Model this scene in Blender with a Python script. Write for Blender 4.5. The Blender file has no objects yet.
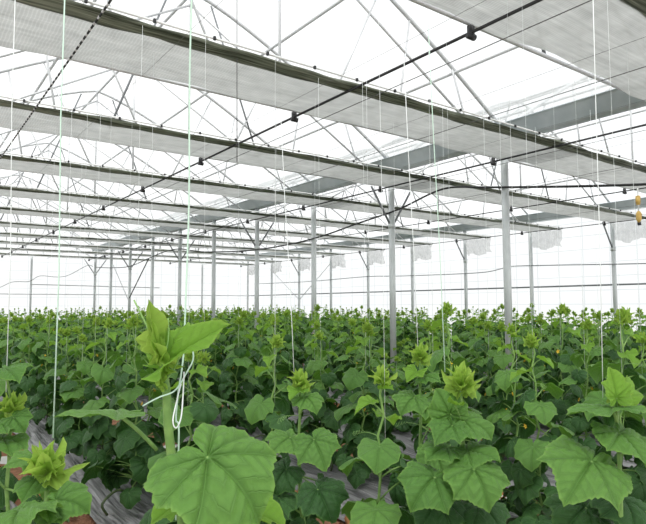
import bpy, math, random
import numpy as np
from mathutils import Vector, Matrix
R = math.radians
random.seed(7)
col = bpy.context.scene.collection
CAMH = 1.55
# ------------------------------------------------------------------ camera (solved from the posts' and screens' vanishing points)
f_px = 581.1
a_, b_, r_ = R(36.2), R(4.238), R(-.2)
FW = Vector((math.sin(a_)*math.cos(b_), math.cos(a_)*math.cos(b_), math.sin(b_)))
R0 = Vector((math.cos(a_), -math.sin(a_), 0)); U0 = R0.cross(FW)
RT = R0*math.cos(r_)+U0*math.sin(r_); UP = -R0*math.sin(r_)+U0*math.cos(r_)
CAM = Vector((0, 0, CAMH))
def at(x, y, d):
    """point of the greenhouse seen at image point x, y, at depth d from the lens"""
    return CAM + (FW + RT*((x-323)/f_px) - UP*((y-262)/f_px))*d
def px_of(P):
    v = Vector(P)-CAM; d = v.dot(FW)
    return 323+f_px*v.dot(RT)/d, 262-f_px*v.dot(UP)/d, d
cd = bpy.data.cameras.new('camera'); cam = bpy.data.objects.new('camera', cd); col.objects.link(cam)
cd.sensor_width = 36; cd.lens = f_px/646*36; cd.clip_start = .05; cd.clip_end = 400
m = Matrix((RT, UP, -FW)).transposed().to_4x4(); m.translation = CAM; cam.matrix_world = m
sc = bpy.context.scene; sc.camera = cam
sc.view_settings.view_transform = 'Standard'; sc.view_settings.look = 'None'
sc.view_settings.gamma = 1; sc.view_settings.use_curve_mapping = False; sc.view_settings.exposure = 0.26
sc.cycles.use_denoising = True
sc.cycles.max_bounces = 8; sc.cycles.diffuse_bounces = 4; sc.cycles.transmission_bounces = 5; sc.cycles.transparent_max_bounces = 20

# ------------------------------------------------------------------ materials
class NT:
    def __init__(s, name):
        s.m = bpy.data.materials.new(name); s.m.use_nodes = True; s.t = s.m.node_tree; s.t.nodes.clear()
        s.out = s.t.nodes.new('ShaderNodeOutputMaterial')
    def n(s, typ, **kw):
        x = s.t.nodes.new(typ)
        for k, v in kw.items():
            if k.startswith('i_'): x.inputs[k[2:].replace('_', ' ')].default_value = v
            else: setattr(x, k, v)
        return x
    def l(s, a, b): s.t.links.new(a, b)
    def math(s, op, a, b=None, c=None, clamp=False):
        x = s.t.nodes.new('ShaderNodeMath'); x.operation = op; x.use_clamp = clamp
        for i, v in enumerate((a, b, c)):
            if v is None: continue
            if isinstance(v, (int, float)): x.inputs[i].default_value = v
            else: s.l(v, x.inputs[i])
        return x.outputs[0]
    def mix(s, fac, a, b):
        x = s.t.nodes.new('ShaderNodeMix'); x.data_type = 'RGBA'
        for k, v in ((0, fac), (6, a), (7, b)):
            if isinstance(v, (int, float)): x.inputs[k].default_value = v
            elif isinstance(v, tuple): x.inputs[k].default_value = (*v, 1)
            else: s.l(v, x.inputs[k])
        return x.outputs[2]
def principled(name, c, rough=.5, metal=0, noise=None, bump=None, spec=.5):
    t = NT(name); p = t.n('ShaderNodeBsdfPrincipled'); t.l(p.outputs[0], t.out.inputs[0])
    p.inputs['Base Color'].default_value = (*c, 1); p.inputs['Roughness'].default_value = rough; p.inputs['Metallic'].default_value = metal
    p.inputs['Specular IOR Level'].default_value = spec
    co = t.n('ShaderNodeTexCoord').outputs['Object']
    if noise:
        c2, sc_, det = noise
        nz = t.n('ShaderNodeTexNoise', i_Scale=sc_, i_Detail=det); t.l(co, nz.inputs['Vector'])
        rp = t.n('ShaderNodeValToRGB'); rp.color_ramp.elements[0].position = .35; rp.color_ramp.elements[1].position = .65
        rp.color_ramp.elements[0].color = (*c, 1); rp.color_ramp.elements[1].color = (*c2, 1)
        t.l(nz.outputs[0], rp.inputs[0]); t.l(rp.outputs[0], p.inputs['Base Color'])
    if bump:
        nz = t.n('ShaderNodeTexNoise', i_Scale=bump[0], i_Detail=6.); t.l(co, nz.inputs['Vector'])
        bp = t.n('ShaderNodeBump', i_Strength=bump[1], i_Distance=bump[2]); t.l(nz.outputs[0], bp.inputs['Height']); t.l(bp.outputs[0], p.inputs['Normal'])
    return t.m
VEINS = (0, 50, 88, 128)
def leaf_mat(name, cA, cB, vein, edge, trans, tcol, rough=.42, vstr=.55):
    """leaf tissue: green with a network of paler veins and a pale margin, partly translucent"""
    t = NT(name)
    uv = t.n('ShaderNodeUVMap').outputs[0]
    sp = t.n('ShaderNodeSeparateXYZ'); t.l(uv, sp.inputs[0])
    ax = t.math('ABSOLUTE', sp.outputs[0]); y = sp.outputs[1]
    best = None; phase = None
    for dg in VEINS:
        s_, c_ = math.sin(R(dg)), math.cos(R(dg))
        al = t.math('ADD', t.math('MULTIPLY', ax, s_), t.math('MULTIPLY', y, c_))
        pe = t.math('ABSOLUTE', t.math('SUBTRACT', t.math('MULTIPLY', ax, c_), t.math('MULTIPLY', y, s_)))
        neg = t.math('MULTIPLY', t.math('LESS_THAN', al, 0.), 5.)
        pe = t.math('ADD', pe, neg)
        ph = t.math('SUBTRACT', al, t.math('MULTIPLY', pe, .75))
        if best is None: best, phase = pe, ph
        else:
            lt = t.math('LESS_THAN', pe, best)
            phase = t.math('ADD', t.math('MULTIPLY', lt, ph), t.math('MULTIPLY', t.math('SUBTRACT', 1., lt), phase))
            best = t.math('MINIMUM', pe, best)
    main = t.math('SUBTRACT', 1., t.math('DIVIDE', best, .016), clamp=True)
    vn = t.n('ShaderNodeTexNoise', i_Scale=7., i_Detail=2.); t.l(uv, vn.inputs['Vector'])
    phase = t.math('ADD', phase, t.math('MULTIPLY', vn.outputs[0], .14))
    fr = t.math('PINGPONG', phase, .085)
    sec = t.math('MULTIPLY', t.math('SUBTRACT', 1., t.math('DIVIDE', fr, .012), clamp=True), .45)
    v = t.math('MAXIMUM', main, sec)
    co = t.n('ShaderNodeTexCoord').outputs['Object']
    oi = t.n('ShaderNodeObjectInfo')
    add = t.n('ShaderNodeVectorMath', operation='ADD'); t.l(co, add.inputs[0]); t.l(oi.outputs['Location'], add.inputs[1])
    nz = t.n('ShaderNodeTexNoise', i_Scale=14., i_Detail=3.); t.l(add.outputs[0], nz.inputs['Vector'])
    rn = t.math('ADD', t.math('MULTIPLY', nz.outputs[0], .7), t.math('MULTIPLY', oi.outputs['Random'], .5))
    base = t.mix(t.math('SUBTRACT', rn, .1, clamp=True), cA, cB)
    vein_shade = t.math('SUBTRACT', 1., t.math('DIVIDE', best, .07), clamp=True); h2 = t.math('SUBTRACT', 1., t.math('DIVIDE', fr, .045), clamp=True)
    base = t.mix(t.math('MULTIPLY', t.math('MAXIMUM', vein_shade, t.math('MULTIPLY', h2, .6)), .55), base, tuple(x*.5 for x in cA))  # darker green along veins, also painting in the shade of the vein valleys
    base = t.mix(t.math('MULTIPLY', v, vstr), base, vein)
    at_ = t.n('ShaderNodeAttribute', attribute_name='rho')
    ed = t.math('MULTIPLY', t.math('SUBTRACT', at_.outputs['Fac'], .93), 9., clamp=True)
    base = t.mix(t.math('MULTIPLY', ed, .6), base, edge)
    p = t.n('ShaderNodeBsdfPrincipled', i_Roughness=rough); t.l(base, p.inputs['Base Color']); p.inputs['Specular IOR Level'].default_value = .34
    bp = t.n('ShaderNodeBump', i_Strength=.6, i_Distance=.006)
    fine = t.n('ShaderNodeTexNoise', i_Scale=160., i_Detail=3.); t.l(co, fine.inputs['Vector'])
    t.l(t.math('SUBTRACT', t.math('MULTIPLY', fine.outputs[0], .5), v), bp.inputs['Height']); t.l(bp.outputs[0], p.inputs['Normal'])
    tr = t.n('ShaderNodeBsdfTranslucent'); tr.inputs[0].default_value = (*tcol, 1)
    mx = t.n('ShaderNodeMixShader'); mx.inputs[0].default_value = trans
    t.l(p.outputs[0], mx.inputs[1]); t.l(tr.outputs[0], mx.inputs[2]); t.l(mx.outputs[0], t.out.inputs[0])
    return t.m
M = {}
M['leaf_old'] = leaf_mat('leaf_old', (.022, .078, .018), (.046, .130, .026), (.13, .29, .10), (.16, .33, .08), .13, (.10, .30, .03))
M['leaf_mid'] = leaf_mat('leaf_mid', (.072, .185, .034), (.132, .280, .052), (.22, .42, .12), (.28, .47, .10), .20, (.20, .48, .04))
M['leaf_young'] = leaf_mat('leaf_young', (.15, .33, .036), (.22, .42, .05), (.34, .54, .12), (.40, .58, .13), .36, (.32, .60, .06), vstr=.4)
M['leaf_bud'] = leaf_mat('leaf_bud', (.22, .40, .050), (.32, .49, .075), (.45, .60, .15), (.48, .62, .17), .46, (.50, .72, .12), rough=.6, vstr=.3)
M['stem'] = principled('stem', (.14, .27, .06), .55, noise=((.23, .38, .10), 30, 3), bump=(180, .4, .003))
M['stem_dark'] = principled('stem_dark', (.035, .06, .02), .6, noise=((.08, .11, .04), 30, 3))
M['tendril'] = principled('tendril', (.24, .42, .12), .5)
M['petal'] = principled('petal', (.95, .62, .04), .5)
M['dry'] = principled('dry_leaf', (.33, .13, .045), .9, noise=((.50, .27, .12), 25, 4))
M['soil'] = principled('soil', (.20, .085, .042), .95, noise=((.36, .18, .10), 9, 8), bump=(40, 1., .03))
M['steel'] = principled('galvanised_steel', (.60, .635, .635), .42, .25, noise=((.68, .71, .71), 6, 4))
M['tube'] = principled('frame_tube', (.62, .63, .64), .42, .25)
M['tube_dark'] = principled('brace_tube', (.22, .23, .24), .5, .3)
M['gutter'] = principled('gutter_steel', (.40, .445, .46), .42, .45, noise=((.50, .54, .55), 3, 3))
M['black'] = principled('black_steel', (.02, .02, .022), .45)
M['rubber'] = principled('black_rubber', (.012, .012, .012), .4)
M['twine_green'] = principled('twine_green', (.60, .80, .66), .8)
M['twine_white'] = principled('twine_white', (.86, .90, .88), .8)
M['wire'] = principled('steel_wire', (.15, .15, .15), .5, .3)
M['yellow'] = principled('yellow_plastic', (.72, .47, .13), .5)
M['cement'] = principled('pale_concrete', (.62, .62, .60), .9)
def rope_mat():
    t = NT('striped_rope'); p = t.n('ShaderNodeBsdfPrincipled', i_Roughness=.7); t.l(p.outputs[0], t.out.inputs[0])
    co = t.n('ShaderNodeTexCoord').outputs['Object']; sp = t.n('ShaderNodeSeparateXYZ'); t.l(co, sp.inputs[0])
    g = t.math('GREATER_THAN', t.math('FRACT', t.math('MULTIPLY', sp.outputs[1], 9.)), .62)
    t.l(t.mix(g, (.02, .02, .02), (.55, .55, .55)), p.inputs['Base Color'])
    return t.m
M['rope'] = rope_mat()
def film_mat(name, transp, tint=(.96, .97, .97), grid=False, diff=.25, lines=.1):
    """greenhouse film: clear in part, milky in part"""
    t = NT(name)
    tp = t.n('ShaderNodeBsdfTransparent'); tp.inputs[0].default_value = (*tint, 1)
    tl = t.n('ShaderNodeBsdfTranslucent'); df = t.n('ShaderNodeBsdfDiffuse')
    co = t.n('ShaderNodeTexCoord').outputs['Object']
    nz = t.n('ShaderNodeTexNoise', i_Scale=.7, i_Detail=4.); t.l(co, nz.inputs['Vector'])
    c = t.mix(nz.outputs[0], (.86, .88, .88), (.97, .97, .97))
    if grid:
        sp = t.n('ShaderNodeSeparateXYZ'); t.l(co, sp.inputs[0])
        h = t.math('ADD', sp.outputs[0], sp.outputs[1])
        gv = t.math('LESS_THAN', t.math('FRACT', t.math('MULTIPLY', h, 1.35)), .05)
        gh = t.math('LESS_THAN', t.math('FRACT', t.math('MULTIPLY', sp.outputs[2], 2.6)), .06)
        c = t.mix(t.math('MULTIPLY', t.math('MAXIMUM', gv, gh), lines*8), c, (.62, .65, .67))
    t.l(c, tl.inputs[0]); t.l(c, df.inputs[0])
    m1 = t.n('ShaderNodeMixShader'); m1.inputs[0].default_value = diff; t.l(tl.outputs[0], m1.inputs[1]); t.l(df.outputs[0], m1.inputs[2])
    m2 = t.n('ShaderNodeMixShader'); m2.inputs[0].default_value = transp; t.l(m1.outputs[0], m2.inputs[1]); t.l(tp.outputs[0], m2.inputs[2])
    t.l(m2.outputs[0], t.out.inputs[0]); return t.m
M['roof_film'] = film_mat('roof_film', .72)
M['wall_film'] = film_mat('wall_film', .35, grid=True, diff=.15)
def screen_mat(name, c, transp, trans):
    t = NT(name)
    co = t.n('ShaderNodeTexCoord').outputs['Object']; sp = t.n('ShaderNodeSeparateXYZ'); t.l(co, sp.inputs[0])
    nz = t.n('ShaderNodeTexNoise', i_Scale=5., i_Detail=5.); t.l(co, nz.inputs['Vector'])
    mp = t.n('ShaderNodeMapping'); mp.inputs['Scale'].default_value = (.7, 17, 1); t.l(co, mp.inputs[0])
    n2 = t.n('ShaderNodeTexNoise', i_Scale=1.6, i_Detail=3.); t.l(mp.outputs[0], n2.inputs['Vector'])
    k = t.math('MULTIPLY', t.math('ADD', nz.outputs[0], n2.outputs[0]), .5)
    weave = t.math('FRACT', t.math('MULTIPLY', sp.outputs[0], 38.))
    weave = t.math('MULTIPLY', t.math('LESS_THAN', weave, .35), .12)
    cc = t.mix(t.math('ADD', k, weave), tuple(x*.45 for x in c), tuple(min(1, x*1.45) for x in c))
    df = t.n('ShaderNodeBsdfDiffuse'); tl = t.n('ShaderNodeBsdfTranslucent'); tp = t.n('ShaderNodeBsdfTransparent')
    t.l(cc, df.inputs[0]); t.l(cc, tl.inputs[0])
    m1 = t.n('ShaderNodeMixShader'); m1.inputs[0].default_value = trans; t.l(df.outputs[0], m1.inputs[1]); t.l(tl.outputs[0], m1.inputs[2])
    m2 = t.n('ShaderNodeMixShader'); m2.inputs[0].default_value = transp; t.l(m1.outputs[0], m2.inputs[1]); t.l(tp.outputs[0], m2.inputs[2])
    t.l(m2.outputs[0], t.out.inputs[0]); return t.m
M['screen'] = screen_mat('screen_cloth', (.49, .50, .485), .05, .52)
M['drape'] = screen_mat('drape_film', (.80, .82, .82), .36, .6)
def roll_mat():
    t = NT('dark_green_cloth'); p = t.n('ShaderNodeBsdfPrincipled', i_Roughness=.7); t.l(p.outputs[0], t.out.inputs[0])
    co = t.n('ShaderNodeTexCoord').outputs['Object']; mp = t.n('ShaderNodeMapping'); mp.inputs['Scale'].default_value = (1.6, 34, 10); t.l(co, mp.inputs[0])
    nz = t.n('ShaderNodeTexNoise', i_Scale=1.2, i_Detail=5., i_Distortion=.5); t.l(mp.outputs[0], nz.inputs['Vector'])
    rp = t.n('ShaderNodeValToRGB'); e = rp.color_ramp.elements; e[0].position = .36; e[0].color = (.035, .045, .026, 1); e[1].position = .68; e[1].color = (.34, .37, .29, 1)
    t.l(nz.outputs[0], rp.inputs[0]); t.l(rp.outputs[0], p.inputs['Base Color']); return t.m
M['roll'] = roll_mat()
M['rail'] = principled('white_rail', (.80, .81, .80), .45)
def mulch_mat():
    t = NT('mulch_film'); p = t.n('ShaderNodeBsdfPrincipled', i_Roughness=.33); t.l(p.outputs[0], t.out.inputs[0]); p.inputs['Specular IOR Level'].default_value = .8
    co = t.n('ShaderNodeTexCoord').outputs['Object']
    mp = t.n('ShaderNodeMapping'); mp.inputs['Scale'].default_value = (30, 1.3, 6); t.l(co, mp.inputs[0])
    nz = t.n('ShaderNodeTexNoise', i_Scale=1.6, i_Detail=5., i_Distortion=.6); t.l(mp.outputs[0], nz.inputs['Vector'])
    rp = t.n('ShaderNodeValToRGB'); e = rp.color_ramp.elements; e[0].position = .3; e[0].color = (.05, .05, .052, 1); e[1].position = .66; e[1].color = (.30, .30, .305, 1)
    t.l(nz.outputs[0], rp.inputs[0]); t.l(rp.outputs[0], p.inputs['Base Color'])
    bp = t.n('ShaderNodeBump', i_Strength=1., i_Distance=.03); t.l(nz.outputs[0], bp.inputs['Height']); t.l(bp.outputs[0], p.inputs['Normal'])
    return t.m
M['mulch'] = mulch_mat()

# ------------------------------------------------------------------ mesh helpers
class MB:
    def __init__(s): s.v = []; s.f = []; s.mi = []; s.uv = []; s.rho = []; s.n = 0
    def add(s, V, F, mi=0, uv=None, rho=None):
        V = np.asarray(V, float); F = list(F)
        s.v.append(V); s.f += [tuple(i+s.n for i in q) for q in F]; s.mi += [mi]*len(F)
        s.uv.append(np.asarray(uv, float) if uv is not None else np.full((len(V), 2), 9.)); s.rho.append(np.asarray(rho, float) if rho is not None else np.zeros(len(V)))
        s.n += len(V); return s
    def box(s, c, d, mi=0, rot=None):
        c = np.array(c, float); d = np.array(d, float)/2
        V = np.array([(x, y, z) for x in (-1, 1) for y in (-1, 1) for z in (-1, 1)])*d
        if rot is not None: V = V@np.array(rot.to_3x3()).T
        return s.add(V+c, [(0, 1, 3, 2), (4, 6, 7, 5), (0, 4, 5, 1), (2, 3, 7, 6), (0, 2, 6, 4), (1, 5, 7, 3)], mi)
    def tube(s, pts, r, n=6, mi=0, cap=True):
        P = np.array([tuple(p) for p in pts], float); k = len(P)
        rr = np.array(r if hasattr(r, '__len__') else [r]*k, float)
        T = np.gradient(P, axis=0); T /= np.linalg.norm(T, axis=1)[:, None]+1e-12
        ref = np.array((0, 0, 1.)) if abs(T[0][2]) < .9 else np.array((1., 0, 0))
        A = []
        for i in range(k):
            u = ref-T[i]*(ref@T[i]); u /= np.linalg.norm(u)+1e-12; ref = u; A.append(u)
        A = np.array(A); Bn = np.cross(T, A)
        th = np.arange(n)*2*math.pi/n
        V = (P[:, None, :]+rr[:, None, None]*(np.cos(th)[None, :, None]*A[:, None, :]+np.sin(th)[None, :, None]*Bn[:, None, :])).reshape(-1, 3)
        F = [(i*n+j, i*n+(j+1) % n, (i+1)*n+(j+1) % n, (i+1)*n+j) for i in range(k-1) for j in range(n)]
        if cap: F += [tuple(range(n))[::-1], tuple((k-1)*n+j for j in range(n))]
        return s.add(V, F, mi)
    def mesh(s, name, mats, smooth=True):
        me = bpy.data.meshes.new(name); V = np.concatenate(s.v)
        me.from_pydata(V.tolist(), [], s.f)
        for x in (mats if isinstance(mats, (list, tuple)) else [mats]): me.materials.append(x)
        me.polygons.foreach_set('material_index', s.mi)
        me.polygons.foreach_set('use_smooth', [smooth]*len(s.f))
        UV = np.concatenate(s.uv); li = np.zeros(len(me.loops), np.int32); me.loops.foreach_get('vertex_index', li)
        if (UV[:, 0] < 8).any():
            l = me.uv_layers.new(name='UVMap'); l.data.foreach_set('uv', UV[li].ravel())
            at_ = me.attributes.new('rho', 'FLOAT', 'POINT'); at_.data.foreach_set('value', np.concatenate(s.rho))
        me.update(); return me
    def obj(s, name, mats, parent=None, smooth=True):
        return link(name, s.mesh(name, mats, smooth), parent)
def link(name, me, parent=None, mat=None):
    o = bpy.data.objects.new(name, me); col.objects.link(o)
    if parent: o.parent = parent
    if mat is not None: o.matrix_local = mat
    return o
def tag(o, label=None, cat=None, group=None, kind=None):
    for k, v in (('label', label), ('category', cat), ('group', group), ('kind', kind)):
        if v: o[k] = v
    return o
def empty(name, loc=(0, 0, 0)):
    o = bpy.data.objects.new(name, None); col.objects.link(o); o.location = loc; o.empty_display_size = .1; return o
def off(pts, o): return [tuple(np.array(p)-np.array(o)) for p in pts]
ORD = 'first second third fourth fifth sixth seventh eighth ninth tenth eleventh twelfth thirteenth fourteenth fifteenth sixteenth seventeenth eighteenth nineteenth twentieth'.split()
def ordw(i):
    if i < 20: return ORD[i]
    tens = {2: 'twenty', 3: 'thirty', 4: 'forty', 5: 'fifty', 6: 'sixty', 7: 'seventy'}; q, r = divmod(i+1, 10)
    return (tens[q]+'-'+ORD[r-1]) if r else {2: 'twentieth', 3: 'thirtieth', 4: 'fortieth', 5: 'fiftieth', 6: 'sixtieth', 7: 'seventieth'}[q]

# ------------------------------------------------------------------ frame dimensions
S = 2.5; Y0 = 5.37; XA, XB = 7.34, 15.34; XL = -.66; YEND = Y0+9*S
ZC = CAMH+2.165            # level of the screens and bottom chords
ZG = CAMH+2.62             # gutter
RISE = 2.03
def bow(xc, x):
    """height of the arched roof over a span centred on xc"""
    d = min(1., abs(x-xc)/4)
    return ZG+.02+RISE*(1-d**1.28)
FY = [Y0+S*k for k in range(-1, 10)]

# ------------------------------------------------------------------ setting
g = MB(); g.box((4, 20, -.06), (160, 160, .1)); tag(g.obj('floor_outside', M['cement'], smooth=False), kind='structure').name = 'ground'
def grid_surface(name, fn, nu, nv, mat, kind='structure'):
    V = []; F = []
    for i in range(nu+1):
        for j in range(nv+1): V.append(fn(i/nu, j/nv))
    for i in range(nu):
        for j in range(nv): q = i*(nv+1)+j; F.append((q, q+nv+1, q+nv+2, q+1))
    o = MB().add(V, F).obj(name, mat)
    if kind: o['kind'] = kind
    return o
rs = np.random.RandomState(3)
grid_surface('floor', lambda u, v: (-2.5+18.2*u, -3+31*v, .01*math.sin(u*90+3*math.sin(v*60))+.012*math.sin(v*170+u*40)), 120, 220, M['soil'])
YB = -6.0
for nm, xc in (('ceiling', 3.34), ('ceiling', 11.34), ('ceiling', -4.66)):
    def fn(u, v, xc=xc):
        x = xc-4+8*u; k = (YEND+.1-YB)*v
        return (x, YB+k, bow(xc, x)+.035+.012*math.sin(k*2*math.pi/2.5))
    grid_surface(nm, fn, 28, 70, M['roof_film'])
# end wall and side wall: milky film on rails
grid_surface('wall_back', lambda u, v: (-8.66+24.1*u, YEND+.14+.02*math.sin(u*60), (CAMH+2.25)*v), 80, 6, M['wall_film'])
grid_surface('wall_right', lambda u, v: (XB+.26+.015*math.sin(u*80), YB+(YEND+.12-YB)*u, (CAMH+2.62)*v), 100, 6, M['wall_film'])
for xc in (3.34, 11.34, -4.66):   # gable film
    grid_surface('wall_gable', lambda u, v, xc=xc: (xc-4+8*u, YEND+.12, CAMH+2.25+(bow(xc, xc-4+8*u)+.02-CAMH-2.25)*v), 24, 3, M['roof_film'])
tb = MB().tube([(-2, YEND+.06, CAMH+2.24), (XB, YEND+.06, CAMH+2.24)], .03)
tag(tb.obj('trim_1', M['tube']), kind='structure')

# ------------------------------------------------------------------ posts
posts = {}
def post(x, y, ztop, r, label, group, knees=(), cat='post', braces=()):
    t = empty('steel_post', (x, y, 0)); tag(t, label, cat, group)
    MB().tube([(0, 0, -.02), (0, 0, ztop)], r, 14).obj('shaft', M['steel'], t)
    MB().tube([(0, 0, 0), (0, 0, .16)], r+.05, 14, cap=True).obj('footing', M['cement'], t)
    for s in knees:
        MB().tube([(s*r*.6, 0, CAMH+1.47), (s*.49, 0, ZC-.02)], .02, 8).obj('knee_brace', M['tube_dark'], t)
    if knees: MB().tube([(0, 0, CAMH+1.41), (0, 0, CAMH+1.52)], r+.012, 14).obj('clamp', M['steel'], t)
    for p, q in braces: MB().tube([p, q], .016, 6).obj('diagonal_brace', M['tube'], t)
    return t
for k in range(0, 10):
    y = Y0+S*k; kn = (-1, 1) if k % 2 == 1 else ()
    post(XA, y, ZG-.16, .056, f'grey steel post {"with V braces " if kn else ""}in the middle line, {ordw(k)} back from the camera', 'steel posts of the middle line', kn)
for k in range(0, 10):
    y = Y0+S*k; kn = (-1,) if k % 2 == 1 and k < 9 else ()
    br = ()
    if k == 7: br = [((0, 0, .25+CAMH), (0, 2*S/2*1., 1.75+CAMH)), ((0, 0, .25+CAMH), (0, -S, 1.85+CAMH))]
    post(XB, y, ZG-.16, .056, f'slim steel post {"with one brace " if kn else ""}beside the right film wall, {ordw(k)} back from the camera', 'steel posts of the side wall', kn, braces=br)
for n, x in enumerate((2.0, 4.67, 10.0, 12.67)):
    br = [((-.05, 0, CAMH+1.92), (.72, 0, CAMH+.3))] if n == 2 else ()
    if n == 2: br = [((-1.85, 0, CAMH+1.92), (-1.1, 0, CAMH+.27))]
    post(x, YEND, CAMH+2.22, .045, ['thin steel post of the end wall at its far left', 'thin steel post of the end wall, second from the left', 'thin steel post of the end wall right of the middle line', 'thin steel post of the end wall nearest the far corner'][n], 'thin posts of the end wall', braces=br)
def rail(name, pts, r, mat, label, cat, group=None, n=8):
    c = np.mean(np.array([tuple(p) for p in pts]), axis=0)
    o = MB().tube(off(pts, c), r, n).obj(name, mat); o.location = c; return tag(o, label, cat, group)
rail('wall_rail', [(4.67, YEND-.06, CAMH+.94), (10.4, YEND-.06, CAMH+.87)], .022, M['tube'], 'short upper steel rail across the posts of the far end wall', 'rail')
rail('wall_rail', [(-2, YEND-.065, CAMH+.515), (XB, YEND-.065, CAMH+.515)], .02, M['tube'], 'long lower steel rail across the far end wall', 'rail')
rail('wall_rail', [(XB+.085, -2, CAMH+.515), (XB+.085, YEND, CAMH+.515)], .024, M['tube_dark'], 'long dark steel rail along the right film wall', 'rail')

# ------------------------------------------------------------------ gutters and roof frames
def gutter(x, label):
    prof = [(-.21, .13), (-.225, .115), (-.20, .09), (-.10, -.10), (.10, -.10), (.20, .09), (.225, .115), (.21, .13), (.18, .09), (.085, -.085), (-.085, -.085), (-.18, .09)]
    n = len(prof); ys = [-5.9, YEND+.05]; V = [(px_, y, pz) for y in ys for px_, pz in prof]
    F = [(i, (i+1) % n, n+(i+1) % n, n+i) for i in range(n)]+[tuple(range(n))[::-1], tuple(range(n, 2*n))]
    o = MB().add(V, F).obj('rain_gutter', M['gutter'], smooth=False); o.location = (x, 0, ZG-.06); return tag(o, label, 'gutter')
gutter(XA, 'wide grey-blue steel gutter running over the middle line of posts')
gutter(XB, 'grey-blue steel gutter running over the right film wall')
def tubeP(t, name, p, q, r, mat, n=6): return MB().tube([p, q], r, n).obj(name, mat, t)
for si, xc in enumerate((3.34, 11.34)):
    for k, y in enumerate(FY):
        t = empty('roof_frame', (xc, y, ZC)); tag(t, f'grey arched tube roof frame over the {"left" if si == 0 else "right"} span, {ordw(k)} back from the camera', 'roof frame', 'arched roof frames')
        Z = lambda x: bow(0, x)-ZC
        MB().tube([(x, 0, Z(x)) for x in np.linspace(-3.95, 3.95, 25)], .028, 8).obj('arch_tube', M['tube'], t)
        tubeP(t, 'bottom_chord', (-3.93, 0, .03), (3.93, 0, .03), .02, M['tube'])
        tubeP(t, 'king_post', (0, 0, .03), (0, 0, Z(0)), .018, M['tube'])
        for s in (-1, 1):
            tubeP(t, 'inner_rafter', (0, 0, Z(0)-.22), (s*3.85, 0, .06), .018, M['tube'])
            tubeP(t, 'web', (s*1.53, 0, Z(1.53)), (s*.62, 0, .04), .015, M['tube'])
            tubeP(t, 'web', (s*2.04, 0, Z(2.04)), (s*1.76, 0, .04), .015, M['tube'])
            tubeP(t, 'web', (s*2.85, 0, Z(2.85)), (s*3.3, 0, .04), .015, M['tube'])
        if k % 2 == 0:
            tubeP(t, 'web', (-.33, 0, Z(.33)-.05), (-1.2, 0, .04), .015, M['tube_dark'])
            tubeP(t, 'web', (.33, 0, Z(.33)-.05), (1.2, 0, .04), .015, M['tube_dark'])
for si, xc in enumerate((3.34, 11.34)):
    for n, d in enumerate((-2.9, -1.35, 0, 1.35, 2.9)):
        r_p = .024
        rail('roof_purlin', [(xc+d, -3, bow(xc, xc+d)-.05), (xc+d, YEND, bow(xc, xc+d)-.05)], r_p, M['tube'],
             f'{["lowest left", "upper left", "ridge", "upper right", "lowest right"][n]} purlin tube running along the {"left" if si == 0 else "right"} roof span', 'purlin', 'roof purlins', 6)

# ------------------------------------------------------------------ shade screens folded at every frame
for k, y in enumerate(FY):
    t = empty('shade_screen', (7.4, y, ZC)); tag(t, f'gathered grey shade screen with a dark green edge roll, {ordw(k)} strip back from the camera', 'shade screen', 'shade screens drawn back across the house')
    yn, yf = -1.10, -.07; nx = 90 if k < 4 else 40; ny = 26 if k < 4 else 10
    rr = np.random.RandomState(k+10); ph = rr.rand(8)*6
    V = []; F = []; xs = np.linspace(-8.6, 7.85, nx)
    for i, x in enumerate(xs):
        for j in range(ny+1):
            v = j/ny
            z = -.005-.014*math.sin(math.pi*v)*(1+.5*math.sin(x*1.3+ph[0]))+.007*math.sin(v*38+math.sin(x*1.1+ph[1])*1.5)+.006*math.sin(x*3.1+ph[2]+v*5)
            yy = yn+.08+(yf-yn-.08)*v+(.035*math.sin(x*2.3+ph[3])+.02*math.sin(x*5.7+ph[4]))*(v**3)
            V.append((x, yy, z))
    for i in range(nx-1):
        for j in range(ny): q = i*(ny+1)+j; F.append((q, q+ny+1, q+ny+2, q+1))
    MB().add(V, F).obj('cloth', M['screen'], t)
    # the leading edge: a bunched dark roll under a pale rail
    mb = MB(); n = 12; xs = np.linspace(-8.6, 7.85, 220 if k < 5 else 90)
    V = []
    for x in xs:
        bx = .105+.012*math.sin(x*4.1+ph[5])+.008*math.sin(x*11+ph[6]); bz = .020+.005*math.sin(x*3.3+ph[7])+.003*math.sin(x*9)
        for j in range(n):
            th = j*2*math.pi/n; lump = 1+.10*math.sin(3*th+x*2.2)+.07*math.sin(5*th-x*3.7)
            V.append((x, yn+.085+bx*lump*math.cos(th), -.018+bz*lump*math.sin(th)))
    F = [(i*n+j, i*n+(j+1) % n, (i+1)*n+(j+1) % n, (i+1)*n+j) for i in range(len(xs)-1) for j in range(n)]
    mb.add(V, F).obj('edge_roll', M['roll'], t)
    MB().tube([(-8.6, yn-.035, .012), (7.85, yn-.035, .012)], .011, 6).obj('edge_rail', M['rail'], t)
    if k < 4:
        for j in range(33):
            MB().box((-8.4+j*.5, yn-.055, .004), (.020, .02, .030)).obj('clip', M['black'], t, smooth=False)
    if k > 0 and True:   # the loose end hanging at the side wall
        V = []; F = []; nu, nv = 26, 12
        for i in range(nu+1):
            for j in range(nv+1):
                u, v = i/nu, j/nv
                zz = -.04-(.50+.05*math.sin(u*9+k))*v
                V.append((7.82+.05*math.sin(u*26+k*2)*(.4+v)+.02*math.sin(v*14+u*7), yn+(yf-yn)*u*(1-.10*v)+.03*math.sin(v*6+k), zz))
        for i in range(nu):
            for j in range(nv): q = i*(nv+1)+j; F.append((q, q+nv+1, q+nv+2, q+1))
        MB().add(V, F).obj('hanging_end', M['drape'], t)

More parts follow.
